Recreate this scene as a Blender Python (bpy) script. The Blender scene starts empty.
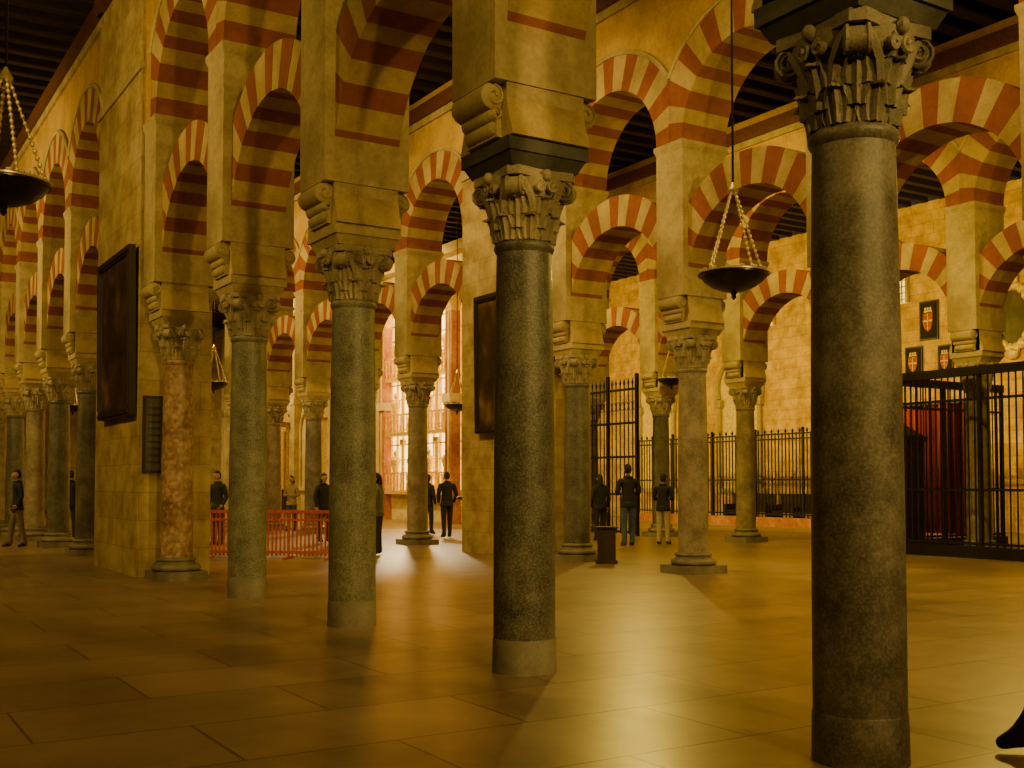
import bpy, math, random
from math import sin, cos, pi, atan2, asin, sqrt, radians
from mathutils import Vector, Matrix
random.seed(3)

# ---------------------------------------------------------------- grid frame
S = 1.4/274; F = 1113.0; D1 = S*F
O = Vector((345*S, D1)); U = Vector((-327*S, .47*D1)); V = Vector((1193*S, .67*D1))
LU = U.length; LV = V.length; ROT = atan2(V.y, V.x)
vh = Vector((cos(ROT), sin(ROT))); uh = Vector((-sin(ROT), cos(ROT)))
def P(k, r, z=0.0, dv=0.0, du=0.0):
    p = O + U*k + V*r + vh*dv + uh*du
    return Vector((p.x, p.y, z))

# ---------------------------------------------------------------- materials
def nodes(name):
    m = bpy.data.materials.new(name); m.use_nodes = True
    nt = m.node_tree; b = nt.nodes['Principled BSDF']
    return m, nt, b
def ramp(nt, fac, stops):
    r = nt.nodes.new('ShaderNodeValToRGB')
    e = r.color_ramp.elements
    while len(e) < len(stops): e.new(.5)
    for i, (p, c) in enumerate(stops):
        e[i].position = p; e[i].color = (*c, 1)
    nt.links.new(fac, r.inputs[0]); return r.outputs[0]
def noise(nt, scale, detail=3, rough=.6, vec=None):
    n = nt.nodes.new('ShaderNodeTexNoise'); n.inputs['Scale'].default_value = scale
    n.inputs['Detail'].default_value = detail; n.inputs['Roughness'].default_value = rough
    if vec is not None: nt.links.new(vec, n.inputs['Vector'])
    return n.outputs['Fac']
def objco(nt):
    return nt.nodes.new('ShaderNodeTexCoord').outputs['Object']
def bump(nt, b, h, strength=.3, dist=.02):
    n = nt.nodes.new('ShaderNodeBump'); n.inputs['Strength'].default_value = strength
    n.inputs['Distance'].default_value = dist
    nt.links.new(h, n.inputs['Height']); nt.links.new(n.outputs[0], b.inputs['Normal'])
def mix(nt, fac, a, b, mode='MIX'):
    m = nt.nodes.new('ShaderNodeMix'); m.data_type = 'RGBA'; m.blend_type = mode
    if isinstance(fac, float): m.inputs[0].default_value = fac
    else: nt.links.new(fac, m.inputs[0])
    for s, i in ((a, 6), (b, 7)):
        if isinstance(s, tuple): m.inputs[i].default_value = (*s, 1)
        else: nt.links.new(s, m.inputs[i])
    return m.outputs[2]

def stone(name, c1, c2, scale=3, rough=.85, bs=0, stain=0):
    m, nt, b = nodes(name); co = objco(nt)
    f = noise(nt, scale, 4, .7, co)
    c = ramp(nt, f, [(.3, c1), (.7, c2)])
    f2 = noise(nt, scale*12, 2, .6, co)
    c = mix(nt, .25, c, ramp(nt, f2, [(.3, tuple(x*.5 for x in c1)), (.65, c2)]))
    if stain:
        f3 = noise(nt, .9, 4, .7, co)
        c = mix(nt, stain, c, ramp(nt, f3, [(.38, (.35, .30, .24)), (.6, (1, 1, 1))]), 'MULTIPLY')
    nt.links.new(c, b.inputs['Base Color']); b.inputs['Roughness'].default_value = rough
    if bs: bump(nt, b, f2, bs, .01)
    return m
def masonry(name, c1, c2, mort, bw=.9, bh=.42, rough=.85):
    m, nt, b = nodes(name); co = objco(nt)
    sp = nt.nodes.new('ShaderNodeSeparateXYZ'); nt.links.new(co, sp.inputs[0])
    ad = nt.nodes.new('ShaderNodeMath'); ad.operation = 'ADD'
    nt.links.new(sp.outputs[0], ad.inputs[0]); nt.links.new(sp.outputs[1], ad.inputs[1])
    cb = nt.nodes.new('ShaderNodeCombineXYZ'); nt.links.new(ad.outputs[0], cb.inputs[0]); nt.links.new(sp.outputs[2], cb.inputs[1])
    br = nt.nodes.new('ShaderNodeTexBrick'); nt.links.new(cb.outputs[0], br.inputs['Vector'])
    br.inputs['Scale'].default_value = 1; br.inputs['Brick Width'].default_value = bw
    br.inputs['Row Height'].default_value = bh; br.inputs['Mortar Size'].default_value = .008
    br.inputs['Mortar Smooth'].default_value = .9
    br.inputs['Color1'].default_value = (*c1, 1); br.inputs['Color2'].default_value = (*c2, 1); br.inputs['Mortar'].default_value = (*mort, 1)
    f = noise(nt, 1.8, 5, .72, co)
    c = mix(nt, .8, br.outputs['Color'], ramp(nt, f, [(.34, (.42, .34, .24)), (.62, (1, 1, 1))]), 'MULTIPLY')
    nt.links.new(c, b.inputs['Base Color']); b.inputs['Roughness'].default_value = rough
    return m
def marble(name, c1, c2, c3, scale=2.2, speck=60, rough=.35, sm=.3):
    m, nt, b = nodes(name); co = objco(nt)
    oi = nt.nodes.new('ShaderNodeObjectInfo')
    ad = nt.nodes.new('ShaderNodeVectorMath'); ad.operation = 'ADD'
    nt.links.new(co, ad.inputs[0]); nt.links.new(oi.outputs['Location'], ad.inputs[1]); co = ad.outputs[0]
    f = noise(nt, scale, 6, .78, co)
    c = ramp(nt, f, [(.36, c1), (.5, c2), (.64, c3)])
    f2 = noise(nt, speck, 2, .5, co)
    c = mix(nt, sm, c, ramp(nt, f2, [(.36, tuple(x*.35 for x in c1)), (.5, c2), (.66, tuple(min(1, x*1.6) for x in c3))]))
    nt.links.new(c, b.inputs['Base Color'])
    rr = nt.nodes.new('ShaderNodeMapRange'); nt.links.new(f, rr.inputs[0])
    rr.inputs[3].default_value = rough-.1; rr.inputs[4].default_value = rough+.25
    nt.links.new(rr.outputs[0], b.inputs['Roughness'])
    return m
def plain(name, c, rough=.6, metal=0.0, var=.25, scale=12):
    m, nt, b = nodes(name); co = objco(nt)
    f = noise(nt, scale, 2, .6, co)
    nt.links.new(ramp(nt, f, [(.3, tuple(x*(1-var) for x in c)), (.7, tuple(min(1, x*(1+var)) for x in c))]), b.inputs['Base Color'])
    b.inputs['Roughness'].default_value = rough; b.inputs['Metallic'].default_value = metal
    return m
def emit(name, c, s):
    m, nt, b = nodes(name); co = objco(nt)
    b.inputs['Base Color'].default_value = (*c, 1)
    f = noise(nt, 1.2, 3, .5, co)
    nt.links.new(ramp(nt, f, [(.3, tuple(x*.6 for x in c)), (.7, c)]), b.inputs['Emission Color'])
    b.inputs['Emission Strength'].default_value = s; return m

M = {}
M['cream'] = stone('cream_voussoir', (.46, .33, .11), (.66, .51, .20), 3.5, stain=.5)
M['red'] = stone('red_brick_voussoir', (.29, .08, .022), (.39, .125, .038), 7, stain=.5)
M['pillar'] = stone('pillar_limestone', (.42, .33, .14), (.65, .54, .26), 2.0, stain=.55)
M['plaster'] = stone('ochre_plaster', (.58, .36, .06), (.68, .45, .09), 1.2, stain=.4)
M['masonry'] = masonry('ashlar', (.60, .48, .22), (.51, .39, .16), (.33, .24, .11))
M['chapel'] = masonry('chapel_ashlar', (.88, .56, .04), (.74, .45, .025), (.30, .16, .01), .8, .36)
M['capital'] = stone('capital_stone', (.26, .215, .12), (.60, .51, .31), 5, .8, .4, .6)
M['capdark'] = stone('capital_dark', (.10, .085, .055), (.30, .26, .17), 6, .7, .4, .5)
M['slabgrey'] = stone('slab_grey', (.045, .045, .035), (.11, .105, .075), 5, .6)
M['foot'] = stone('foot_stone', (.17, .15, .105), (.31, .275, .19), 5, .6, 0, .5)
M['m1'] = marble('marble_grey', (.045, .038, .028), (.105, .092, .068), (.215, .185, .14), 2.4, 70, .42, .22)
M['m2'] = marble('granite_green', (.04, .039, .028), (.10, .096, .070), (.19, .178, .13), 3, 75, .38, .38)
M['m3'] = marble('granite_grey_green', (.075, .075, .048), (.165, .163, .108), (.28, .272, .185), 3, 75, .42, .35)
M['m4'] = marble('marble_red', (.17, .085, .045), (.32, .19, .11), (.50, .36, .23), 2.4, 14, .4)
M['m5'] = marble('marble_buff', (.13, .105, .065), (.25, .205, .13), (.38, .315, .205), 2.5, 60, .45, .2)
M['wood'] = plain('dark_ceiling_wood', (.026, .012, .005), .75)
M['cornice'] = plain('cornice_wood', (.13, .045, .014), .6)
M['iron'] = plain('wrought_iron', (.012, .010, .008), .5, .4)
M['bronze'] = plain('lamp_bronze', (.05, .04, .025), .3, .8)
M['brass'] = plain('chain_brass', (.85, .68, .32), .35, .6)
M['glass'] = plain('lamp_glass_cup', (.8, .78, .6), .15)
M['gold'] = plain('gilding', (.90, .50, .06), .45, .2, .5, 20)
M['white'] = stone('white_choir_stone', (.62, .48, .20), (.82, .67, .34), 2, stain=.5)
M['redmarble'] = marble('red_marble', (.30, .085, .03), (.42, .155, .06), (.58, .28, .13), 1.2, 12, .3, .1)
M['window'] = emit('daylight_window_glass', (1.0, .70, .17), 5.5)
M['lattice_glow'] = emit('added_lattice_glow', (1.0, .66, .08), 2.5)  # glow for the added windows, in place of strongly lit wall
M['redpaint'] = plain('red_barrier_paint', (.58, .12, .018), .5)
M['curtain'] = plain('red_curtain', (.30, .028, .01), .85)
M['walnut'] = plain('walnut', (.035, .016, .008), .6)
M['ceramic'] = plain('ivory_panel', (.85, .58, .12), .6)
M['frame'] = plain('picture_frame_wood', (.03, .018, .010), .5)
M['blazon'] = plain('blazon_red_gold', (.42, .10, .03), .8, 0, .6, 9)
M['panelblack'] = plain('panel_ground', (.02, .012, .008), .9)

def canvas_mat():
    m, nt, b = nodes('old_oil_canvas'); co = objco(nt)
    f = noise(nt, 1.3, 6, .6, co)
    nt.links.new(ramp(nt, f, [(.35, (.018, .012, .007)), (.5, (.05, .028, .012)), (.60, (.12, .07, .03)), (.70, (.26, .16, .08))]), b.inputs['Base Color'])
    b.inputs['Roughness'].default_value = .45; return m
M['canvas'] = canvas_mat()

def floor_mat():
    m, nt, b = nodes('marble_floor_slabs'); co = objco(nt)
    br = nt.nodes.new('ShaderNodeTexBrick'); nt.links.new(co, br.inputs['Vector'])
    br.inputs['Scale'].default_value = 1; br.inputs['Brick Width'].default_value = 1.7; br.inputs['Row Height'].default_value = .95
    br.inputs['Mortar Size'].default_value = .011; br.inputs['Mortar Smooth'].default_value = .4
    br.inputs['Color1'].default_value = (.35, .245, .155, 1); br.inputs['Color2'].default_value = (.25, .172, .108, 1); br.inputs['Mortar'].default_value = (.075, .05, .03, 1)
    f = noise(nt, 1.3, 6, .7, co)
    c = mix(nt, .5, br.outputs['Color'], ramp(nt, f, [(.3, (.5, .45, .4)), (.65, (1, 1, 1))]), 'MULTIPLY')
    nt.links.new(c, b.inputs['Base Color'])
    rr = nt.nodes.new('ShaderNodeMapRange'); nt.links.new(noise(nt, 4, 3, .6, co), rr.inputs[0])
    rr.inputs[3].default_value = .25; rr.inputs[4].default_value = .40
    nt.links.new(rr.outputs[0], b.inputs['Roughness'])
    b.inputs['Specular IOR Level'].default_value = .45
    bump(nt, b, noise(nt, 2.5, 2, .5, co), .04, .02); return m
M['floor'] = floor_mat()

# ---------------------------------------------------------------- mesh builder
class MB:
    def __init__(s): s.v = []; s.f = []; s.m = []; s.s = []
    def add(s, vs, fs, m=0, smooth=False):
        o = len(s.v); s.v += [tuple(v) for v in vs]
        for f in fs:
            s.f.append([i+o for i in f]); s.m.append(m); s.s.append(smooth)
    def box(s, x0, x1, y0, y1, z0, z1, m=0):
        s.frus((x0, x1, y0, y1, z0), (x0, x1, y0, y1, z1), m)
    def frus(s, a, b, m=0):
        vs = [(a[0], a[2], a[4]), (a[1], a[2], a[4]), (a[1], a[3], a[4]), (a[0], a[3], a[4]),
              (b[0], b[2], b[4]), (b[1], b[2], b[4]), (b[1], b[3], b[4]), (b[0], b[3], b[4])]
        s.add(vs, [(3, 2, 1, 0), (4, 5, 6, 7), (0, 1, 5, 4), (1, 2, 6, 5), (2, 3, 7, 6), (3, 0, 4, 7)], m)
    def lathe(s, prof, n=24, m=0, c=(0, 0), smooth=True):
        vs = []; fs = []
        for r, z in prof:
            for i in range(n): vs.append((c[0]+r*cos(2*pi*i/n), c[1]+r*sin(2*pi*i/n), z))
        for j in range(len(prof)-1):
            for i in range(n):
                k = (i+1) % n; fs.append((j*n+i, j*n+k, (j+1)*n+k, (j+1)*n+i))
        fs.append(list(range(n))[::-1]); fs.append([(len(prof)-1)*n+i for i in range(n)])
        s.add(vs, fs, m, smooth)
    def tube(s, pts, rad, n=8, m=0, smooth=True):
        pts = [Vector(p) for p in pts]; vs = []; fs = []
        if not isinstance(rad, (list, tuple)): rad = [rad]*len(pts)
        ref = None
        for i, p in enumerate(pts):
            t = (pts[min(i+1, len(pts)-1)]-pts[max(i-1, 0)]).normalized()
            if ref is None: ref = Vector((0, 0, 1)) if abs(t.z) < .9 else Vector((1, 0, 0))
            a = t.cross(ref)
            if a.length < 1e-4: a = t.orthogonal()
            a.normalize(); b = t.cross(a); ref = a.cross(t)
            for j in range(n):
                q = p+(a*cos(2*pi*j/n)+b*sin(2*pi*j/n))*rad[i]; vs.append(q)
        for i in range(len(pts)-1):
            for j in range(n):
                k = (j+1) % n; fs.append((i*n+j, i*n+k, (i+1)*n+k, (i+1)*n+j))
        fs.append(list(range(n))[::-1]); fs.append([(len(pts)-1)*n+j for j in range(n)])
        s.add(vs, fs, m, smooth)
    def ball(s, c, r, m=0, nu=10, nv=7):
        if not isinstance(r, (list, tuple)): r = (r, r, r)
        vs = []; fs = []
        for j in range(nv+1):
            t = pi*j/nv
            for i in range(nu):
                a = 2*pi*i/nu; vs.append((c[0]+r[0]*sin(t)*cos(a), c[1]+r[1]*sin(t)*sin(a), c[2]-r[2]*cos(t)))
        for j in range(nv):
            for i in range(nu):
                k = (i+1) % nu; fs.append((j*nu+i, j*nu+k, (j+1)*nu+k, (j+1)*nu+i))
        s.add(vs, fs, m, True)
    def prism(s, poly, axis, a, b, m=0, smooth=False):
        def mk(p, q, t):
            return (p, t, q) if axis == 'y' else ((t, p, q) if axis == 'x' else (p, q, t))
        n = len(poly); vs = [mk(p, q, a) for p, q in poly]+[mk(p, q, b) for p, q in poly]
        fs = [list(range(n))[::-1], list(range(n, 2*n))]+[(i, (i+1) % n, (i+1) % n+n, i+n) for i in range(n)]
        s.add(vs, fs, m, smooth)
    def mesh(s, name, sharp=40):
        me = bpy.data.meshes.new(name); me.from_pydata(s.v, [], s.f)
        me.polygons.foreach_set('material_index', s.m); me.polygons.foreach_set('use_smooth', s.s)
        me.update()
        import bmesh
        bm = bmesh.new(); bm.from_mesh(me); bmesh.ops.recalc_face_normals(bm, faces=bm.faces); bm.to_mesh(me); bm.free()
        try: me.set_sharp_from_angle(angle=radians(sharp))
        except Exception: pass
        return me
def put(me, name, mats, loc=(0, 0, 0), rz=None, parent=None, scale=None):
    o = bpy.data.objects.new(name, me); bpy.context.scene.collection.objects.link(o)
    if len(me.materials) == 0:
        for x in mats: me.materials.append(x)
    for i, x in enumerate(mats):
        if me.materials[i] != x:
            o.material_slots[i].link = 'OBJECT'; o.material_slots[i].material = x
    o.location = loc; o.rotation_euler[2] = ROT if rz is None else rz
    if scale: o.scale = scale
    if parent: o.parent = parent
    return o
def empty(name, loc=(0, 0, 0)):
    e = bpy.data.objects.new(name, None); bpy.context.scene.collection.objects.link(e); e.location = loc; return e

# ---------------------------------------------------------------- columns
def column_mesh(base):
    b = MB(); R = .232
    if base:
        b.box(-.36, .36, -.36, .36, 0, .12, 3)
        prof = [(.34, .12)]+[(.30+.05*cos(a), .17+.05*sin(a)) for a in [-pi/2+pi*i/6 for i in range(7)]]+[(.27, .235), (.265, .26)] + \
               [(.262+.028*cos(a), .285+.025*sin(a)) for a in [-pi/2+pi*i/5 for i in range(6)]]+[(.24, .32)]
        b.lathe(prof, 28, 3); z0 = .32
    else:
        b.lathe([(.241, 0), (.240, .06), (.237, .24), (.232, .25)], 32, 3); z0 = .25
    prof = []
    for i in range(13):
        t = i/12; z = z0+(3.12-z0)*t
        prof.append((R*(1-.10*t+.03*sin(pi*t)), z))
    prof += [(.218, 3.13), (.228, 3.15), (.231, 3.165), (.228, 3.18), (.215, 3.20)]
    b.lathe(prof, 32, 0)
    b.lathe([(.205, 3.2), (.212, 3.32), (.235, 3.44), (.27, 3.54), (.305, 3.60), (.315, 3.66)], 24, 1)
    def leaf(a, z0, h, w, out, r0):
        vs = []; fs = []; nl, nw = 9, 9
        path = []
        for i in range(nl):
            t = i/(nl-1)
            if t < .65: rr = r0+.03+out*.45*(t/.65)**2; zz = z0+h*(t/.65)*.93
            else:
                q = (t-.65)/.35*pi*.85
                rr = r0+.03+out*.45+out*.33*(1-cos(q)); zz = z0+h*.93+out*.45*sin(q)
            path.append((rr, zz, t))
        for lay in (0, 1):
            for rr, zz, t in path:
                ww = w*(.68+.5*sin(pi*min(1, t*.8+.15)))*(1-.5*max(0, t-.7)/.3)
                ww *= 1+.13*sin(t*26)
                for j in range(nw):
                    s_ = (j/(nw-1)-.5)*2
                    ridge = .022*(1-abs(s_))+.010*cos(s_*12)-.014*abs(s_)
                    r2 = rr+ridge-(.05 if lay else 0)
                    tx = s_*ww/2
                    vs.append((r2*cos(a)-tx*sin(a), r2*sin(a)+tx*cos(a), zz))
        o = nl*nw
        for i in range(nl-1):
            for j in range(nw-1):
                q = i*nw+j; fs.append((q, q+1, q+nw+1, q+nw)); fs.append((o+q, o+q+nw, o+q+nw+1, o+q+1))
            for j in (0, nw-1):
                q = i*nw+j; fs.append((q, q+nw, o+q+nw, o+q))
        q = (nl-1)*nw
        for j in range(nw-1): fs.append((q+j, q+j+1, o+q+j+1, o+q+j))
        b.add(vs, fs, 1, True)
    for i in range(8): leaf(i*pi/4+pi/8, 3.20, .16, .165, .075, .185)
    for i in range(8): leaf(i*pi/4, 3.28, .21, .17, .075, .205)
    for i in range(4):
        a = pi/4+i*pi/2
        d = Vector((cos(a), sin(a), 0)); t = Vector((-sin(a), cos(a), 0))
        c = d*.318+Vector((0, 0, 3.57))
        b.tube([c-t*.06, c-t*.045, c+t*.045, c+t*.06], [.05, .070, .070, .05], 14, 1)
        for sg in (-1, 1):
            pts = []
            for q in range(22):
                th = q/21*4.2*pi; rr = .074*(1-q/25)
                pts.append(c+t*sg*(.05+.015*q/21)+d*(rr*sin(th))+Vector((0, 0, rr*cos(th))))
            b.tube(pts, .014, 5, 1)
        for sg in (-1, 1):
            pts = [d*.21+t*sg*.11+Vector((0, 0, 3.40)), d*.25+t*sg*.10+Vector((0, 0, 3.50)), d*.28+t*sg*.07+Vector((0, 0, 3.58)), d*.315+t*sg*.04+Vector((0, 0, 3.63))]
            b.tube(pts, [.03, .034, .036, .028], 6, 1)
        a2 = i*pi/2; d2 = Vector((cos(a2), sin(a2), 0)); t2 = Vector((-sin(a2), cos(a2), 0))
        for sg in (-1, 1):
            pts = []
            for q in range(14):
                th = q/13*2.6*pi; rr = .045*(1-q/16)
                pts.append(d2*(.30+.001*q)+t2*sg*(.055-rr*sin(th))+Vector((0, 0, 3.575+rr*cos(th))))
            b.tube(pts, .014, 5, 1)
            b.ball(d2*.285+t2*sg*.055+Vector((0, 0, 3.575)), (.035, .035, .035), 1, 8, 6)
        b.ball(d2*.315+Vector((0, 0, 3.66)), (.04, .04, .045), 1, 8, 6)
    poly = []
    for i in range(4):
        a = pi/4+i*pi/2; RA = .385
        poly.append((RA*cos(a-.11), RA*sin(a-.11))); poly.append((RA*cos(a+.11), RA*sin(a+.11)))
        for q in (.25, .5, .75):
            A = Vector((RA*cos(a+.11), RA*sin(a+.11))); B = Vector((RA*cos(a+pi/2-.11), RA*sin(a+pi/2-.11)))
            p = A.lerp(B, q); p *= 1-.07*sin(pi*q); poly.append((p.x, p.y))
    b.prism(poly, 'z', 3.645, 3.71, 1)
    b.frus((-.29, .29, -.29, .29, 3.71), (-.325, .325, -.325, .325, 3.78), 2)
    b.frus((-.325, .325, -.325, .325, 3.78), (-.335, .335, -.335, .335, 3.80), 2)
    b.box(-.35, .35, -.35, .35, 3.80, 3.90, 2)
    return b.mesh('column_mesh')
colA = column_mesh(False); colB = column_mesh(True)
DEF = [M['m3'], M['capital'], M['pillar'], M['foot']]
for me in (colA, colB):
    for x in DEF: me.materials.append(x)
def column(k, r, kind, shaft, cap='capital', slab='pillar', foot='foot', sc=1.0):
    o = put(colB if kind else colA, 'marble_column', [M[shaft], M[cap], M[slab], M[foot]], P(k, r, 0), ROT)
    o.scale = (sc, sc, 1)
    return o

# ---------------------------------------------------------------- arcade pieces
HB = LU/2
def arch_mesh(name, Rin, Rout, cz, spring, n, T, a0):
    b = MB(); ab = asin((cz-spring)/Rin) if cz > spring else 0
    def inn(a): return (Rin*cos(a), cz+Rin*sin(a))
    def out(a):
        if sin(a) < -1e-6: return (HB*(1 if cos(a) > 0 else -1), cz+Rin*sin(a))
        c = abs(cos(a)); t = min(Rout, HB/c) if c > 1e-6 else Rout
        return (t*cos(a), cz+t*sin(a))
    def vous(s, e, m, T):
        ns = 4; A = [s+(e-s)*i/ns for i in range(ns+1)]
        vs = []
        for a in A:
            i, o = inn(a), out(a)
            vs += [(-T/2, i[0], i[1]), (-T/2, o[0], o[1]), (T/2, i[0], i[1]), (T/2, o[0], o[1])]
        fs = []
        for i in range(ns):
            q = i*4
            fs += [(q, q+1, q+5, q+4), (q+2, q+6, q+7, q+3), (q, q+4, q+6, q+2), (q+1, q+3, q+7, q+5)]
        q = ns*4; fs += [(0, 2, 3, 1), (q, q+1, q+3, q+2)]
        b.add(vs, fs, m)
    if a0 > -ab:
        vous(-ab, a0, 0, T); vous(pi-a0, pi+ab, 0, T)
    st = (pi-2*a0)/n
    edges = [a0+i*st+(random.uniform(-.12, .12)*st if 0 < i < n else 0) for i in range(n+1)]
    for i in range(n):
        jt = random.uniform(-.012, .012)
        vous(edges[i], edges[i+1], 1 if i % 2 == 0 else 0, T+(.006 if i % 2 == 0 else 0)+jt*.4)
    return b.mesh(name)
PD = .45
low = arch_mesh('lower_arch', 1.30, 1.82, 4.42, 3.90, 17, .68, radians(8))
upp = arch_mesh('upper_arch', 1.265, 1.86, 6.72, 6.72, 17, 2*PD, 0)
ZT = 9.6
def spandrel():
    b = MB(); cz = 6.72; R = 1.86; T = PD-.03
    a0 = math.acos(HB/R); A = [a0+(pi-2*a0)*i/28 for i in range(29)]
    vs = []; fs = []
    for a in A:
        y, z = R*cos(a), cz+R*sin(a)
        vs += [(-T, y, z), (-T, y, ZT), (T, y, z), (T, y, ZT)]
    for i in range(28):
        q = i*4; fs += [(q, q+1, q+5, q+4), (q+2, q+6, q+7, q+3)]
    b.add(vs, fs, 0)
    for sg in (-1, 1):
        pts = [(sg*PD, (R+.03)*cos(a), cz+(R+.03)*sin(a)) for a in A]
        b.tube(pts, .045, 6, 1)
    for sg in (-1, 1):
        x0, x1 = sorted((sg*T, sg*(T+.13))); b.box(x0, x1, -HB, HB, 9.45, 9.75, 2)
        x0, x1 = sorted((sg*T, sg*(T+.06))); b.box(x0, x1, -HB, HB, 9.30, 9.45, 1)
    return b.mesh('arcade_wall')
span = spandrel()
def pillar():
    b = MB(); a = .315
    b.box(-.34, .34, -.30, .30, 3.90, 4.5, 0)
    b.box(-PD, PD, -a, a, 4.30, 6.60, 0)
    b.frus((-PD, PD, -a, a, 6.58), (-PD-.03, PD+.03, -a-.03, a+.03, 6.66), 0)
    b.box(-PD-.03, PD+.03, -a-.03, a+.03, 6.66, 6.72, 0)
    for sg in (-1, 1):
        for x, z, r, w_ in ((.36, 3.98, .06, .2), (.38, 4.08, .055, .22), (.41, 4.20, .10, .24)):
            b.tube([(sg*x, -w_, z), (sg*x, -w_+.02, z), (sg*x, w_-.02, z), (sg*x, w_, z)], [r*.75, r, r, r*.75], 14, 0)
            for s2 in (-1, 1):
                pts = []
                for q in range(12):
                    th = q/11*2.5*pi; rr = r*.85*(1-q/14); pts.append((sg*x+rr*sin(th), s2*(w_+.005), z+rr*cos(th)))
                b.tube(pts, .010, 4, 0)
        b.box(*sorted((sg*.3, sg*.38)), -.22, .22, 3.91, 4.32, 0)
    return b.mesh('pillar')
pil = pillar()
def solidwall(y0, y1):
    b = MB()
    b.box(-.47, .62, y0, y1, 0, 9.6, 0)
    b.box(-.51, .66, y0-.03, y1+.03, 7.62, 7.74, 1)
    b.box(-.60, -.47, y0, y1, 9.45, 9.75, 2); b.box(.62, .75, y0, y1, 9.45, 9.75, 2)
    return b.mesh('pier_wall')
pierw = solidwall(0, .94*LU)
def arcade(r, k0, k1, solid=()):
    e = empty('arcade', P(k0, r)); e.rotation_euler[2] = ROT
    def pt(k): return ((0, (k-k0)*LU, 0))
    for k in range(k0, k1+1):
        if k in [s+1 for s in solid]: pass
        else: put(pil, 'pillar_%d' % k, [M['pillar']], pt(k), 0, e)
        if k < k1:
            if k in solid:
                put(pierw, 'pier_wall', [M['masonry'], M['pillar'], M['cornice']], (0, (k+.137-k0)*LU, 0), 0, e)
            else:
                put(low, 'lower_arch_%d' % k, [M['cream'], M['red']], pt(k+.5), 0, e)
                put(upp, 'upper_arch_%d' % k, [M['cream'], M['red']], pt(k+.5), 0, e)
                put(span, 'wall_above_%d' % k, [M['plaster'], M['pillar'], M['cornice']], pt(k+.5), 0, e)
    b = MB(); b.box(-PD+.04, PD-.04, 0, (k1-k0)*LU, 9.58, 9.97, 0)
    put(b.mesh('wall_head'), 'wall_head', [M['plaster']], (0, 0, 0), 0, e)
    for s in solid:
        b = MB(); b.box(-PD+.03, PD-.03, -.05, .20*LU, 6.72, 9.6, 0)
        put(b.mesh('wall_return'), 'wall_return', [M['plaster']], (0, (s-k0)*LU, 0), 0, e)
    return e
arcade(-1, -3, 14)
arcade(0, -3, 15, (4,))
arcade(1, -2, 10, (4,))
arcade(2, -1, 8)

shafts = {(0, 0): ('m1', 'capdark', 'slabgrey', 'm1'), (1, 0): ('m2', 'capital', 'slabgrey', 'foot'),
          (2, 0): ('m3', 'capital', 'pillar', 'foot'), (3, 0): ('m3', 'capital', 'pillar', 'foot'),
          (4, 0): ('m4', 'capital', 'pillar', 'foot')}
rc = random.Random(5)
for r, k0, k1 in ((-1, -3, 14), (0, -3, 15), (1, -2, 10), (2, -1, 8)):
    for k in range(k0, k1+1):
        if r in (0, 1) and k == 5: continue
        if (k, r) in shafts:
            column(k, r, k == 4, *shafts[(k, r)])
        elif r == 1:
            column(k, r, 1, 'm2' if k == 4 else rc.choice(['m5', 'm1']), sc=1.02)
        else:
            column(k, r, 1 if r == 2 or k > 5 else 0, rc.choice(['m5', 'm2', 'm1', 'm5', 'm4']))

# ---------------------------------------------------------------- room shell
KMIN, KMAX, RMIN, RMAX = -4.0, 18.0, -1.55, 3.36
def obox(name, mat, k0, k1, r0, r1, z0, z1):
    b = MB(); b.box(0, (r1-r0)*LV, 0, (k1-k0)*LU, z0, z1, 0)
    return put(b.mesh(name), name, [M[mat]], P(k0, r0))
obox('floor', 'floor', KMIN, KMAX, RMIN, RMAX, -.3, 0)
obox('wall_left', 'masonry', KMIN, KMAX, RMIN-.06, RMIN, 0, 10)
obox('wall_right', 'chapel', KMIN, KMAX, RMAX, RMAX+.06, 0, 10)
obox('wall_back', 'masonry', KMIN-.1, KMIN, RMIN, RMAX, 0, 10)
obox('wall_front', 'masonry', KMAX, KMAX+.1, RMIN, RMAX, 0, 10)
b = MB(); W = (RMAX-RMIN)*LV; L = (KMAX-KMIN)*LU
b.box(0, W, 0, L, 10.25, 10.4, 0)
y = .2
while y < L:
    b.box(0, W, y, y+.2, 9.98, 10.25, 0); y += .62
for i in range(1, int(W/1.2)):
    b.box(i*1.2-.06, i*1.2+.06, 0, L, 10.15, 10.25, 0)
put(b.mesh('ceiling'), 'ceiling', [M['wood']], P(KMIN, RMIN))

def blind_arch(k, w, zc, r=RMAX):
    b = MB(); R = w/2; A = [-.35+(pi+.7)*i/24 for i in range(25)]
    inner = [(R*cos(a), zc+R*sin(a)) for a in A]
    b.prism([(R*cos(A[0]), 1.2)]+inner+[(R*cos(A[-1]), 1.2)], 'x', -.03, 0, 0)
    b.tube([(-.06, (R+.1)*cos(a), zc+(R+.1)*sin(a)) for a in A], .1, 8, 1)
    for sg in (-1, 1):
        b.tube([(-.08, sg*(R*.98), 1.2), (-.08, sg*(R*.98), zc-.7)], .09, 10, 1)
        b.box(-.2, 0, sg*R*.98-.16, sg*R*.98+.16, zc-.7, zc-.42, 1)
    b.box(-.15, 0, -R-.25, R+.25, 1.05, 1.2, 1)
    return put(b.mesh('blind_arch'), 'blind_horseshoe_arch', [M['ceramic'], M['pillar']], P(k, r))
for k in (2.2, 3.9, 8.3, 9.8): blind_arch(k, 2.1, 4.9)
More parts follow.
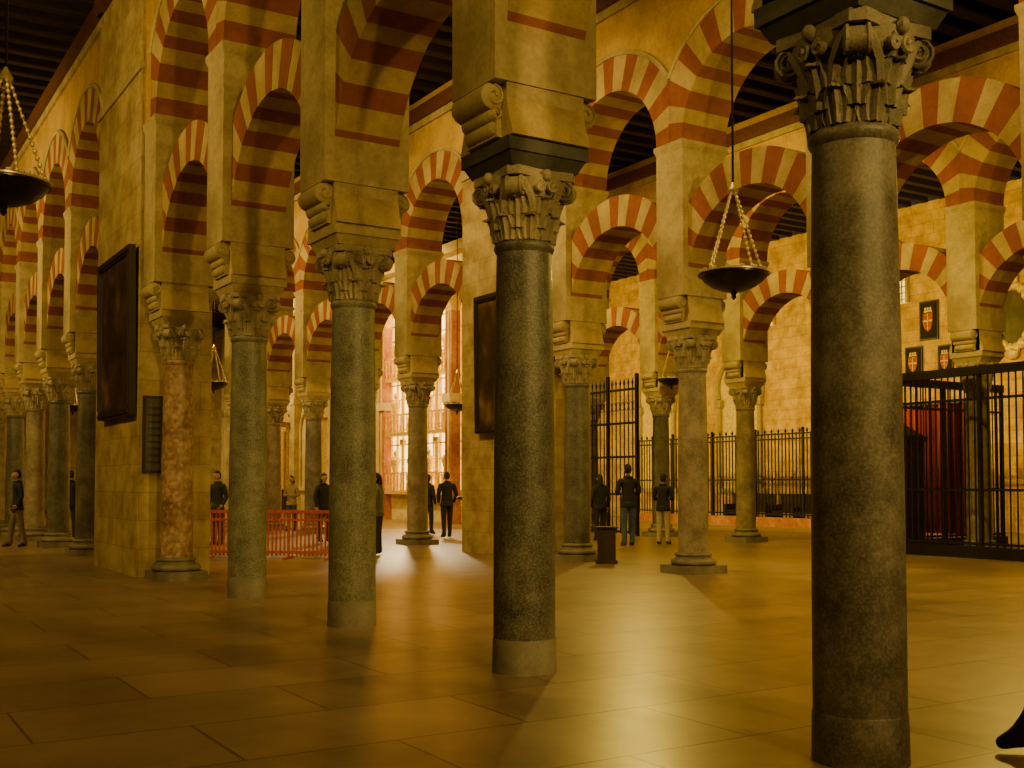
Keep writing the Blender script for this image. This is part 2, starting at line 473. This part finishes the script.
def added_window(k, r=RMAX):  # added glowing window where the wall is only brightly lit
    b = MB(); R = .8; A = [pi*i/16 for i in range(17)]
    b.prism([(R, 7.0)]+[(R*cos(a), 8.3+R*sin(a)) for a in A]+[(-R, 7.0)], 'x', -.04, 0, 0)
    b.tube([(-.05, R, 7.0)]+[(-.05, R*cos(a), 8.3+R*sin(a)) for a in A]+[(-.05, -R, 7.0)], .07, 6, 1)
    for i in range(-3, 4): b.box(-.07, -.03, i*.2-.02, i*.2+.02, 7.0, 8.3+sqrt(max(0, R*R-(i*.2)**2)), 1)
    for i in range(7): b.box(-.07, -.03, -R*.98, R*.98, 7.1+i*.2, 7.13+i*.2, 1)
    return put(b.mesh('added_lattice_window'), 'added_window_%d' % int(k*10), [M['lattice_glow'], M['pillar']], P(k, r))
for k in (2.6, 4.4, 6.2, 8.0): added_window(k)

# ---------------------------------------------------------------- paintings, panels, plaque
def painting(name, loc, rz, w, h, tilt=0, fw=.12):
    b = MB()
    b.box(-.05, .0, -w/2+fw*.6, w/2-fw*.6, fw*.6, h-fw*.6, 1)
    for y0, y1, z0, z1 in ((-w/2, w/2, 0, fw), (-w/2, w/2, h-fw, h), (-w/2, -w/2+fw, fw, h-fw), (w/2-fw, w/2, fw, h-fw)):
        b.box(-.09, .01, y0, y1, z0, z1, 0)
        b.box(-.11, -.09, y0+.03, y1-.03, z0+.03, z1-.03, 0)
    o = put(b.mesh(name), name, [M['frame'], M['canvas']], loc, rz)
    o.rotation_euler = (0, -tilt, rz)
    return o
painting('large_oil_painting', P(4.50, 0, 2.42, -.50), ROT, 2.15, 2.55, .012)
painting('large_oil_painting', P(4.50, 1, 2.38, -.50), ROT, 2.2, 2.72, .012)
b = MB(); b.box(-.16, .16, -.04, 0, 0, 1.15, 0); b.box(-.12, .12, -.05, -.04, .04, 1.11, 1)
for i in range(9): b.box(-.09, .09, -.056, -.05, .15+i*.1, .18+i*.1, 0)
put(b.mesh('plaque'), 'stone_wall_plaque', [M['frame'], M['slabgrey']], P(4.137, 0, 1.55, -.25, -.0))
for k, z, w, h in ((5.70, 5.75, .66, 1.2), (5.88, 4.6, .62, 1.0), (5.52, 4.6, .52, .95)):
    b = MB(); b.box(-.06, 0, -w/2, w/2, 0, h, 0); b.box(-.08, -.06, -w/2+.05, w/2-.05, .05, h-.05, 1)
    # shield with crown and scroll
    sh = [(-w*.26, h*.68), (w*.26, h*.68), (w*.26, h*.42), (w*.16, h*.28), (0, h*.2), (-w*.16, h*.28), (-w*.26, h*.42)]
    b.prism(sh, 'x', -.10, -.08, 2)
    b.box(-.11, -.10, -w*.02, w*.02, h*.24, h*.66, 3); b.box(-.11, -.10, -w*.24, w*.24, h*.46, h*.50, 3)
    for q in (-1, 0, 1): b.ball((-.09, q*w*.14, h*.78), (.015, w*.06, h*.05), 3, 8, 6)
    b.box(-.095, -.08, -w*.22, w*.22, h*.70, h*.74, 3)
    put(b.mesh('heraldic'), 'heraldic_wall_panel', [M['frame'], M['panelblack'], M['blazon'], M['ceramic']], P(k, RMAX, z))
b = MB()
for i in range(18):
    a = 2*pi*i/18; b.ball((-.08, .55*cos(a), 1.0+.9*sin(a)), (.08, .14, .16), 0, 8, 6)
b.prism([(.45*cos(2*pi*i/24), 1.0+.8*sin(2*pi*i/24)) for i in range(24)], 'x', -.06, 0, 1)
b.ball((-.1, 0, 2.05), (.1, .22, .2), 0); b.ball((-.1, 0, -.05), (.1, .2, .18), 0)
put(b.mesh('cartouche'), 'gilded_cartouche', [M['gold'], M['canvas']], P(4.81, RMAX, 5.1))

# ---------------------------------------------------------------- fences
def fence(name, A, B, z0, h, sp, rails, br=.012, plinth=0, finial=True, mat='iron', posts=2.0, beam=0, pm=None):
    b = MB(); A = Vector(A); B = Vector(B); d = (B-A); Ln = d.length; rz = atan2(d.y, d.x)
    n = int(Ln/sp)
    if plinth: b.box(0, Ln, -.12, .12, 0, plinth, 1)
    for i in range(n+1):
        x = i*Ln/n
        b.tube([(x, 0, z0), (x, 0, z0+h)], br, 6, 0)
        if finial and i % 2 == 0: b.tube([(x, 0, z0+h), (x, 0, z0+h+.05), (x, 0, z0+h+.14)], [br, br*2, .002], 6, 0)
    for zr in rails: b.box(0, Ln, -.02, .02, z0+zr-.025, z0+zr+.025, 0)
    m = max(1, int(Ln/posts))
    for i in range(m+1):
        x = i*Ln/m; b.box(x-.035, x+.035, -.035, .035, 0, z0+h+.05, 0); b.ball((x, 0, z0+h+.1), .06, 0, 8, 6)
    if beam: b.box(0, Ln, -.08, .08, z0+h, z0+h+beam, 0)
    return put(b.mesh(name), name, [M[mat], M[pm or mat]], (A.x, A.y, 0), rz)
fence('iron_railing', P(0.6, 2, 0, -.55), P(3.62, 2, 0, -.55), .22, 3.2, .14, [.05, 1.05, 2.75], .016, .22, False, beam=.16)
fence('iron_railing', P(3.62, 2, 0, -.45), P(3.62, 2, 0, 3.6), .22, 3.2, .16, [.05, 1.05, 2.75], .016, .22, False, beam=.16)
fence('iron_railing', P(4.6, 3.0), P(9.2, 3.0), .3, 2.7, .15, [.1, 1.2, 2.5, 2.66], .022, .3, True, pm='redmarble')
b = MB(); gw = .80*LU
for i in range(15):
    x = i*gw/14; b.tube([(x, 0, .05), (x, 0, 4.0 if i not in (0, 7, 14) else 4.3)], .018, 6, 0)
    b.tube([(x, 0, 4.0), (x, 0, 4.08), (x, 0, 4.2)], [.018, .035, .003], 6, 0)
for z in (.1, 1.1, 2.1, 3.0, 3.9): b.box(0, gw, -.025, .025, z-.03, z+.03, 0)
for x in (0, gw/2, gw): b.box(x-.04, x+.04, -.04, .04, 0, 4.3, 0)
for i in range(14):
    x = (i+.5)*gw/14; b.tube([(x+.07*cos(a), 0, 3.45+.12*sin(a)) for a in [2*pi*q/10 for q in range(11)]], .009, 5, 0)
a_, b_ = P(6.1, 2, 0, -.55), P(6.9, 2, 0, -.55); d_ = b_-a_
put(b.mesh('gate'), 'iron_gate', [M['iron']], a_, atan2(d_.y, d_.x))

b = MB(); A = Vector((-1110*S, 3.66*D1, 0)); B = Vector((-655*S, 3.60*D1, 0)); d_ = B-A; Ln = d_.length
n = 30
for i in range(n+1):
    x = i*Ln/n; w = .03 if i % 10 else .045
    b.box(x-w/2, x+w/2, -.012, .012, .06 if i % 10 else 0, .86, 0)
b.box(0, Ln, -.035, .035, .84, .90, 0); b.box(0, Ln, -.025, .025, .10, .15, 0); b.box(0, Ln, -.02, .02, .70, .74, 0)
for i in range(4):
    x = i*Ln/3; b.box(x-.03, x+.03, -.25, .25, 0, .04, 0)
put(b.mesh('barrier'), 'red_barrier', [M['redpaint']], A, atan2(d_.y, d_.x))

b = MB(); vs = []; n = 70; Wc = 2.6
for i in range(n+1):
    y = i*Wc/n; x = .06*sin(i*1.1)
    vs += [(x, y, .25), (x*.6, y, 3.2)]
b.add(vs, [(2*i, 2*i+2, 2*i+3, 2*i+1) for i in range(n)], 0, True)
b.tube([(0, -.1, 3.2), (0, Wc+.1, 3.2)], .03, 8, 1)
for yy in (-.08, Wc+.08): b.tube([(0, yy, 0), (0, yy, 3.25)], .03, 8, 1); b.ball((0, yy, 3.3), .05, 1)
put(b.mesh('curtain'), 'red_curtain', [M['curtain'], M['iron']], P(3.7, 2.4, 0))
b = MB()
b.box(-.35, .35, -.6, .6, 0, .12, 0); b.box(-.3, .3, -.55, .55, .12, 2.3, 0); b.box(-.36, .36, -.62, .62, 2.3, 2.42, 0)
b.prism([(-.6, 2.42), (.6, 2.42), (0, 2.75)], 'x', -.3, .3, 0)
for sg in (-1, 1):
    for z0, z1 in ((.2, 1.1), (1.2, 2.2)): b.box(-.33, -.3, *sorted((sg*.04, sg*.5)), z0, z1, 0)
    b.ball((-.35, sg*.06, 1.15), .03, 1)
put(b.mesh('confessional'), 'wooden_cabinet', [M['walnut'], M['brass']], P(4.0, 2.2, 0))
def pew(k, r):
    b = MB(); w = 2.0
    b.box(-.22, .22, -w/2, w/2, .42, .47, 0); b.box(.2, .25, -w/2, w/2, .47, 1.0, 0); b.box(.17, .28, -w/2, w/2, 1.0, 1.05, 0)
    for y in (-w/2, w/2-.05, -.025): b.box(-.24, .27, y, y+.05, 0, .62, 0)
    for y in (-w/2, w/2-.05): b.box(-.24, .24, y-.01, y+.06, .62, .68, 0)
    b.box(-.18, .2, -w/2, w/2, .1, .14, 0)
    put(b.mesh('pew'), 'wooden_pew', [M['walnut']], P(k, r))
pew(6.15, 3.12); pew(6.9, 3.12); pew(7.6, 3.12)
b = MB(); b.box(-.18, .18, -.16, .16, 0, .06, 0); b.box(-.15, .15, -.13, .13, .06, .58, 0); b.frus((-.15, .15, -.13, .13, .58), (-.2, .2, -.18, .18, .64), 0)
b.box(-.1, .1, -.14, -.13, .15, .5, 0)
put(b.mesh('podium'), 'wooden_donation_box', [M['walnut']], (322*S, 3.42*D1, 0), 0)

# ---------------------------------------------------------------- hanging lamps
def lamp_mesh(top):
    b = MB()
    b.lathe([(.0, .0), (.03, .0), (.035, .02), (.10, .03), (.22, .075), (.31, .14), (.345, .19), (.37, .195), (.37, .235), (.335, .235), (.30, .17), (.0, .08)], 36, 0)
    b.lathe([(.372, .212), (.377, .216), (.377, .228), (.372, .233)], 36, 1)
    b.tube([(0, 0, .01), (0, 0, -.03), (0, 0, -.06)], [.02, .03, .005], 8, 0)
    for i in range(14):
        a = 2*pi*i/14
        b.lathe([(.0, .20), (.014, .20), (.022, .22), (.024, .262), (.02, .262), (.0, .23)], 8, 2, (.33*cos(a), .33*sin(a)))
    for i in range(4):
        a = 2*pi*i/4+.4; p0 = Vector((.355*cos(a), .355*sin(a), .22)); p1 = Vector((.02*cos(a), .02*sin(a), 1.10))
        b.tube([p0, p1], .008, 5, 1)
        for q in range(16):
            p = p0.lerp(p1, (q+.5)/16); b.ball(p, (.019, .019, .023), 1, 6, 4)
    b.lathe([(.0, 1.06), (.05, 1.07), (.06, 1.10), (.03, 1.14), (.015, 1.18), (.0, 1.2)], 12, 1)
    b.tube([(0, 0, 1.15), (0, 0, top)], .012, 6, 0)
    return b.mesh('hanging_lamp')
def lamp(Xp, Z, z, sc=1.0, top=10.0):
    put(lamp_mesh((top-z)/sc), 'hanging_oil_lamp', [M['bronze'], M['brass'], M['glass']], (Xp*Z*S, Z*D1, z), .3, scale=(sc, sc, sc))
lamp(223, 2.035, 3.37); lamp(-513, 1.60, 3.66, 1.0)
lamp(-55, 5.4, 3.35); lamp(160, 5.0, 3.85); lamp(-299, 4.9, 3.7); lamp(-440, 5.6, 3.4)

# ---------------------------------------------------------------- choir facade
b = MB(); K0 = 8.9
def yk(k): return (k-K0)*LU
YL = yk(KMAX)-.05
w0, w1 = yk(9.4), yk(11.3)
TP = 9.93
b.box(0, .6, 0, w0, 0, TP, 0); b.box(0, .6, w1, YL, 0, TP, 0); b.box(0, .6, w0, w1, 0, 1.1, 0); b.box(0, .6, w0, w1, 8.9, TP, 0)
yy = 0.2
ys = []
while yy < YL-.6:
    if not (w0-.7 < yy < w1+.3):
        b.box(-.28, 0, yy, yy+.55, 0, TP, 0)
        for q in range(4): b.tube([(-.3, yy+.06+.145*q, .5), (-.3, yy+.06+.145*q, 9.3)], .06, 8, 0)
        b.box(-.4, 0, yy-.07, yy+.62, 0, .5, 0); b.box(-.4, 0, yy-.07, yy+.62, 5.0, 5.25, 0)
        ys.append(yy)
    yy += 2.05
for a, c in zip(ys[:-1], ys[1:]):
    if c-a < 2.3:
        ya, yb = a+.55, c; ym = (ya+yb)/2
        for zb, zt in ((1.2, 4.6), (5.6, 8.8)):
            pts = [(-.06, ya+.1, zb)]+[(-.06, ya+.1+(ym-ya-.1)*(1-cos(t)), zt-.9+.9*sin(t)) for t in [pi/2*q/8 for q in range(9)]]
            pts2 = [(p[0], 2*ym-p[1], p[2]) for p in pts][::-1]
            b.tube(pts+pts2, .06, 6, 0); b.tube([(-.05, ym, zb), (-.05, ym, zt)], .04, 6, 0)
            b.box(-.12, 0, ya, yb, zb-.15, zb, 0)
b.box(-.45, 0, 0, YL, 9.4, 9.7, 0)
b.box(.3, .34, w0, w1, 1.1, 8.9, 1)
nn = 12
for q in range(nn+1):
    y = w0+(w1-w0)*q/nn; b.box(.22, .3, y-.03, y+.03, 1.1, 8.9, 2)
for q in range(14): b.box(.22, .28, w0, w1, 1.1+q*.58, 1.15+q*.58, 2)
for yc, hw in ((w0+.3, .30), (w1-.3, .22)):
    b.box(-.40, -.0, yc-hw, yc+hw, .0, .6, 3); b.box(-.30, -.0, yc-hw*.8, yc+hw*.8, .6, 7.4, 3)
    for q in (-.6, 0, .6): b.tube([(-.31, yc+hw*q, .6), (-.31, yc+hw*q, 7.4)], .07, 10, 0 if q == 0 else 3)
    b.box(-.45, -.0, yc-hw, yc+hw, 4.2, 4.5, 0)
    b.frus((-.35, -.0, yc-hw*.8, yc+hw*.8, 7.4), (-.55, -.0, yc-hw*1.1, yc+hw*1.1, 7.9), 2); b.box(-.6, 0, yc-hw*1.15, yc+hw*1.15, 7.9, 8.2, 3)
b.box(-.4, 0, w0, w1, 8.2, 8.6, 0)
for z in (1.1, 3.3, 5.4):
    b.box(-.30, .1, w0+.6, w1-.5, z-.12, z, 2); b.box(-.30, -.25, w0+.6, w1-.5, z+.65, z+.70, 2)
    q = w0+.65
    while q < w1-.5:
        b.lathe([(.02, z), (.04, z+.2), (.02, z+.35), (.035, z+.5), (.02, z+.65)], 8, 2, (-.27, q)); q += .25
    for i in range(4):
        yc = w0+1.0+i*(w1-w0-1.9)/3
        b.lathe([(.20, z), (.17, z+.3), (.12, z+.8), (.19, z+1.1), (.16, z+1.25), (.06, z+1.33), (.0, z+1.34)], 12, 2, (-.02, yc)); b.ball((-.02, yc, z+1.43), (.09, .09, .12), 2)
        yb_ = yc+(w1-w0-1.9)/6
        if i < 3: b.tube([(-.05, yb_, z), (-.05, yb_, z+1.75)], .07, 8, 2); b.box(-.12, 0, yb_-.14, yb_+.14, z+1.75, z+1.95, 2)
for kc in (13.2, 14.6, 16.2):
    yc = yk(kc)
    b.box(-.62, -.4, yc-.9, yc+.9, 0, 1.1, 4); b.box(-.5, -.3, yc-.75, yc+.75, 1.1, 4.2, 2)
    for sg in (-1, 1):
        b.tube([(-.6, yc+sg*.7, 1.1), (-.6, yc+sg*.7, 3.8)], .08, 10, 2)
    b.prism([(yc-.95, 4.2), (yc+.95, 4.2), (yc, 4.9)], 'x', -.7, -.3, 2)
    b.box(-.55, -.5, yc-.45, yc+.45, 1.5, 3.4, 4); b.ball((-.6, yc, 2.5), (.12, .22, .7), 0)
put(b.mesh('choir'), 'choir_facade', [M['white'], M['window'], M['gold'], M['redmarble'], M['walnut']], P(K0, 2))

# ---------------------------------------------------------------- people
def colmat(c, rough=.8):
    key = 'cloth_%s' % (str(c))
    if key not in M: M[key] = plain('cloth_fabric', c, rough, 0, .2, 20)
    return M[key]
SKIN = plain('skin', (.45, .26, .16), .55, 0, .08)
LIP = plain('lips', (.3, .1, .08), .5)
def person(name, X, Z, h=1.72, face=0.0, top=(.03, .03, .035), legs=(.04, .05, .08), hair=(.02, .013, .01), arms='down', stride=.0, shoe=(.015, .012, .01), loc=None, female=False, bag=False, head_turn=0):
    s = h/1.75
    pts = {}; rad = {}
    def J(n, p, r, ry=None): pts[n] = Vector(p); rad[n] = (r, ry if ry else r)
    J('pel', (0, 0, .96), .155, .115); J('sp', (0, -.005, 1.12), .15, .105); J('ch', (0, 0, 1.31), .17, .12); J('nb', (0, -.01, 1.46), .085, .075); J('nk', (0, .005, 1.56), .052)
    sw = .165 if female else .19
    segs = [('pel', 'sp', 0), ('sp', 'ch', 0), ('ch', 'nb', 0), ('nb', 'nk', 2)]
    for sg, t in ((-1, 'L'), (1, 'R')):
        J('sh'+t, (sg*sw, -.005, 1.415), .072)
        A = arms if isinstance(arms, str) else arms[0 if sg < 0 else 1]
        if A == 'down': el, wr, hd = (sg*.235, -.03, 1.14), (sg*.245, .04, .91), (sg*.24, .07, .82)
        elif A == 'front': el, wr, hd = (sg*.25, .0, 1.14), (sg*.12, .22, 1.14), (sg*.04, .27, 1.17)
        elif A == 'pocket': el, wr, hd = (sg*.25, -.04, 1.15), (sg*.22, .05, .97), (sg*.19, .09, .91)
        else: el, wr, hd = (sg*.23, .16, 1.24), (sg*.10, .27, 1.48), (sg*.06, .28, 1.56)
        J('el'+t, el, .058); J('wr'+t, wr, .038); J('hd'+t, hd, .034, .03)
        segs += [('ch', 'sh'+t, 0), ('sh'+t, 'el'+t, 0), ('el'+t, 'wr'+t, 0), ('wr'+t, 'hd'+t, 2)]
        st = stride*(1 if sg > 0 else -1)
        J('hp'+t, (sg*.09, 0, .90), .10); J('kn'+t, (sg*.10, st*.55+.01, .49), .072); J('an'+t, (sg*.105, st-.02, .095), .052); J('he'+t, (sg*.105, st-.05, .045), .042); J('to'+t, (sg*.125, st+.15, .04), .042, .036)
        segs += [('pel', 'hp'+t, 1), ('hp'+t, 'kn'+t, 1), ('kn'+t, 'an'+t, 1), ('an'+t, 'to'+t, 3), ('an'+t, 'he'+t, 3)]
    names = list(pts); idx = {n: i for i, n in enumerate(names)}
    me = bpy.data.meshes.new('sk'); me.from_pydata([pts[n] for n in names], [(idx[a], idx[c]) for a, c, _ in segs], [])
    o = bpy.data.objects.new('sk', me); bpy.context.scene.collection.objects.link(o)
    md = o.modifiers.new('s', 'SKIN'); md.use_smooth_shade = True
    for i, n in enumerate(names):
        sv = me.skin_vertices[0].data[i]; sv.radius = rad[n]; sv.use_root = (n == 'pel')
    sb = o.modifiers.new('ss', 'SUBSURF'); sb.levels = 2; sb.render_levels = 2
    dg = bpy.context.evaluated_depsgraph_get(); ev = o.evaluated_get(dg); m2 = bpy.data.meshes.new_from_object(ev)
    b = MB(); vs = [v.co.copy() for v in m2.vertices]
    def sd(c, a, d):
        ab = d-a; t = max(0, min(1, (c-a).dot(ab)/ab.length_squared)); return (c-(a+ab*t)).length
    b.v = [tuple(v) for v in vs]
    for p in m2.polygons:
        c = sum((vs[i] for i in p.vertices), Vector())/len(p.vertices)
        best = min(segs, key=lambda q: sd(c, pts[q[0]], pts[q[1]])-min(rad[q[0]][0], rad[q[1]][0])*.9)
        m = best[2]
        if m in (0, 1) and abs(c.x) < .22 and .80 < c.z < 1.1: m = 0 if c.z > .86 else 1
        if m == 1 and c.z < .07: m = 3
        b.f.append(list(p.vertices)); b.m.append(m); b.s.append(True)
    bpy.data.objects.remove(o); bpy.data.meshes.remove(m2)
    b.lathe([(.0, .84), (.175, .84), (.185, .85), (.172, .95), (.12, 1.0)], 20, 0)
    for i in range(len(b.v)-100, len(b.v)):
        x, y, z = b.v[i]; b.v[i] = (x, y*.76, z)
    b.tube([(.085*cos(a), .08*sin(a)-.01, 1.485) for a in [2*pi*q/14 for q in range(15)]], .022, 6, 0)
    for sg, t in ((-1, 'L'), (1, 'R')):
        w, hd = pts['wr'+t], pts['hd'+t]; d = (hd-w).normalized(); side = Vector((0, 1, 0)) if abs(d.y) < .7 else Vector((0, 0, 1))
        side = (side-d*side.dot(d)).normalized(); inn = d.cross(side)*(1 if d.cross(side).x*sg < 0 else -1)
        for q, ln in ((-1.5, .055), (-.5, .07), (.5, .075), (1.5, .068)):
            p0 = hd+side*q*.017; p1 = p0+d*ln*.5+inn*.006; p2 = p1+d*ln*.4+inn*.018; p3 = p2+d*ln*.2+inn*.018
            b.tube([p0, p1, p2, p3], [.0095, .009, .008, .005], 6, 2)
        p0 = w.lerp(hd, .4)+side*.02; b.tube([p0, p0+side*.03+d*.02, p0+side*.038+d*.05, p0+side*.036+d*.065], [.012, .011, .0095, .006], 6, 2)
    hc = Vector((0, .02, 1.645)); T = Matrix.Rotation(head_turn, 3, 'Z'); nu, nv = 20, 14
    vs = []; fs = []
    for j in range(nv+1):
        t = pi*j/nv
        for i in range(nu):
            a = 2*pi*i/nu; x = sin(t)*cos(a); y = sin(t)*sin(a); z = -cos(t)
            fx = .076*(1-.22*max(0, -z)); fy = .096*(1-.12*max(0, -z))
            px, py, pz = x*fx, y*fy, z*.116
            if y > .9 and -.35 < z < .15 and abs(x) < .25: py += .02*(1-abs(x)/.25)
            if y > .8 and .0 < z < .25 and .25 < abs(x) < .55: py -= .008
            vs.append(T @ Vector((px, py, pz))+hc)
    for j in range(nv):
        for i in range(nu):
            k = (i+1) % nu; fs.append((j*nu+i, j*nu+k, (j+1)*nu+k, (j+1)*nu+i))
    b.add(vs, fs, 2, True)
    for sg in (-1, 1):
        b.ball(T @ Vector((sg*.03, .083, .012))+hc, (.012, .01, .007), 4, 8, 6)
        b.ball(T @ Vector((sg*.076, -.005, -.005))+hc, (.012, .02, .032), 2, 8, 6)
    b.ball(T @ Vector((0, .083, -.055))+hc, (.024, .01, .006), 5, 8, 6)
    vs2 = []
    for v in vs:
        q = T.inverted() @ (v-hc); vs2.append(T @ (q*1.10)+hc)
    hf = []
    for f in fs:
        c = T.inverted() @ (sum((vs[i] for i in f), Vector())/4-hc)
        if c.z > .055 and (c.y < .075 or c.z > .08) or (c.y < -.005 and c.z > (-.07 if not female else -.115)): hf.append(f)
    b.add(vs2, hf, 4, True)
    if female: b.ball(T @ Vector((0, -.075, -.09))+hc, (.075, .045, .10), 4, 12, 8)
    if bag:
        b.ball((0, -.19, 1.22), (.15, .09, .22), 6, 12, 8)
        for sg in (-1, 1): b.tube([(sg*.10, -.13, 1.38), (sg*.12, -.02, 1.49), (sg*.125, .11, 1.38), (sg*.12, .12, 1.22)], .018, 6, 6)
    me = b.mesh(name, 60)
    o = put(me, name, [colmat(top), colmat(legs), SKIN, colmat(shoe, .4), colmat(hair), LIP, colmat((.05, .03, .02))], loc if loc else (X*Z*S, Z*D1, 0), face, scale=(s, s, s))
    return o
person('standing_man', 116, 4.28, 1.80, .25, (.02, .022, .03), (.07, .11, .20), arms='front', stride=.05)
person('standing_woman', 151, 4.42, 1.60, -.5, (.012, .012, .015), (.42, .36, .26), arms='front', stride=.03)
person('standing_man', -65, 4.98, 1.68, .4, (.012, .012, .014), (.015, .015, .02), arms='pocket', stride=.08)
person('standing_woman', -84, 5.3, 1.62, -.6, (.012, .012, .014), (.02, .02, .025), female=True, stride=.05)
person('standing_man', -43, 4.45, 1.62, 1.2, (.02, .012, .015), (.06, .08, .13), arms='front', bag=True, stride=.06)
person('standing_woman', -134, 3.8, 1.58, 1.4, (.16, .15, .11), (.03, .03, .03), female=True, arms='front')
person('walking_man', -494, 4.25, 1.68, 2.2, (.012, .012, .012), (.16, .12, .08), arms=('pocket', 'down'), stride=.14)
person('standing_man', -441, 4.75, 1.70, .2, (.012, .012, .016), (.02, .02, .03))
person('standing_man', -294, 4.35, 1.66, 2.6, (.014, .014, .014), (.03, .03, .04), arms='pocket')
person('standing_woman', -188, 4.6, 1.62, -2.4, (.015, .012, .012), (.03, .03, .03), female=True)
person('standing_woman', -220, 5.6, 1.60, 2.8, (.30, .22, .12), (.05, .05, .07), female=True, arms='front')
person('standing_man', -245, 6.0, 1.70, .3, (.25, .04, .03), (.04, .05, .09), bag=True)
person('standing_woman', 88, 4.7, 1.60, .3, (.012, .012, .014), (.015, .015, .018), female=True)
person('standing_man', 40, 6.2, 1.72, .6, (.03, .03, .05), (.05, .06, .09))
person('walking_man', 0, 0, 1.78, pi/2, (.03, .03, .04), (.02, .02, .03), stride=.30, arms='down', loc=(2.97, 5.72, 0))

# ---------------------------------------------------------------- lights
def sp(src, dst, e, col=(1, .60, .18), ang=100, rad=.12, blend=.6):
    l = bpy.data.lights.new('spot', 'SPOT'); l.energy = e; l.color = col; l.spot_size = radians(ang); l.spot_blend = blend; l.shadow_soft_size = rad
    o = bpy.data.objects.new('unseen_spotlight', l); bpy.context.scene.collection.objects.link(o); o.location = src  # unseen spots added to light the naves, no fixtures modelled
    o.rotation_euler = (Vector(dst)-Vector(src)).to_track_quat('-Z', 'Y').to_euler(); return o
WARM = (1, .66, .17); YEL = (1, .67, .09); GOLD = (1, .70, .04)
# camera nave
for k, e in ((.5, 380), (3.5, 1000), (7, 1600), (11, 1700)):
    sp(P(k, -1, 7.0, .7), P(k+.6, 0, 5.5), e, WARM, 130)
# unseen spots added out of frame, raking along the arcades
sp(P(-3.6, -.35, 7.5), P(3, .1, 5.6), 3200, WARM, 66, .3)
sp(P(-3.6, .5, 7.5), P(3, .4, 5.0), 3400, WARM, 70, .3)
sp(P(-3.6, 1.5, 7.0), P(3, 1.3, 5.0), 2200, WARM, 80, .3)
# nave A-B
for k, e in ((1.5, 1050), (4.5, 1700), (8, 1500), (12.5, 1400)):
    sp(P(k, 0, 8.9, .75), P(k+.3, 1, 3.5), e, WARM, 125, .3)
# nave B-C
for k, e in ((1.5, 1300), (4.5, 1900), (7.5, 1500)):
    sp(P(k, 1, 8.9, .75), P(k+.3, 2, 3.0), e, YEL, 120, .3)
for k, e in ((2.5, 1100), (6, 1100)):
    sp(P(k, 2, 7.0, -.75), P(k-.3, 1, 5.0), e, YEL, 120)
# chapel nave
for k, e in ((1.5, 1100), (4.5, 1900), (7.5, 1900)):
    sp(P(k, 2, 6.4, .8), P(k+.3, RMAX, 4.4), e, GOLD, 135)
# cathedral: spots added to brighten it
sp(P(10.3, 1.35, 9.5), P(10.3, 2, 4.5), 3600, (1, .64, .12), 130)
sp(P(14.5, 1.2, 9.5), P(14.5, 2, 4), 3000, (1, .68, .20), 140)
sp(P(10.2, 1.9, 8.8), P(7.2, 1.15, 0), 7000, (1, .82, .45), 40, .5)  # added spot standing in for daylight spilling onto the floor

w = bpy.data.worlds.new('w'); bpy.context.scene.world = w; w.use_nodes = True
w.node_tree.nodes['Background'].inputs[0].default_value = (1, .7, .35, 1); w.node_tree.nodes['Background'].inputs[1].default_value = .05

# ---------------------------------------------------------------- camera
PITCH = radians(2.2)
cam = bpy.data.cameras.new('cam'); cam.sensor_width = 36; cam.lens = F/1024*36; cam.shift_y = (99-F*math.tan(PITCH))/1024; cam.clip_end = 300
co = bpy.data.objects.new('camera', cam); bpy.context.scene.collection.objects.link(co)
co.location = (0, 0, 1.4); co.rotation_euler = (pi/2+PITCH, 0, 0); bpy.context.scene.camera = co
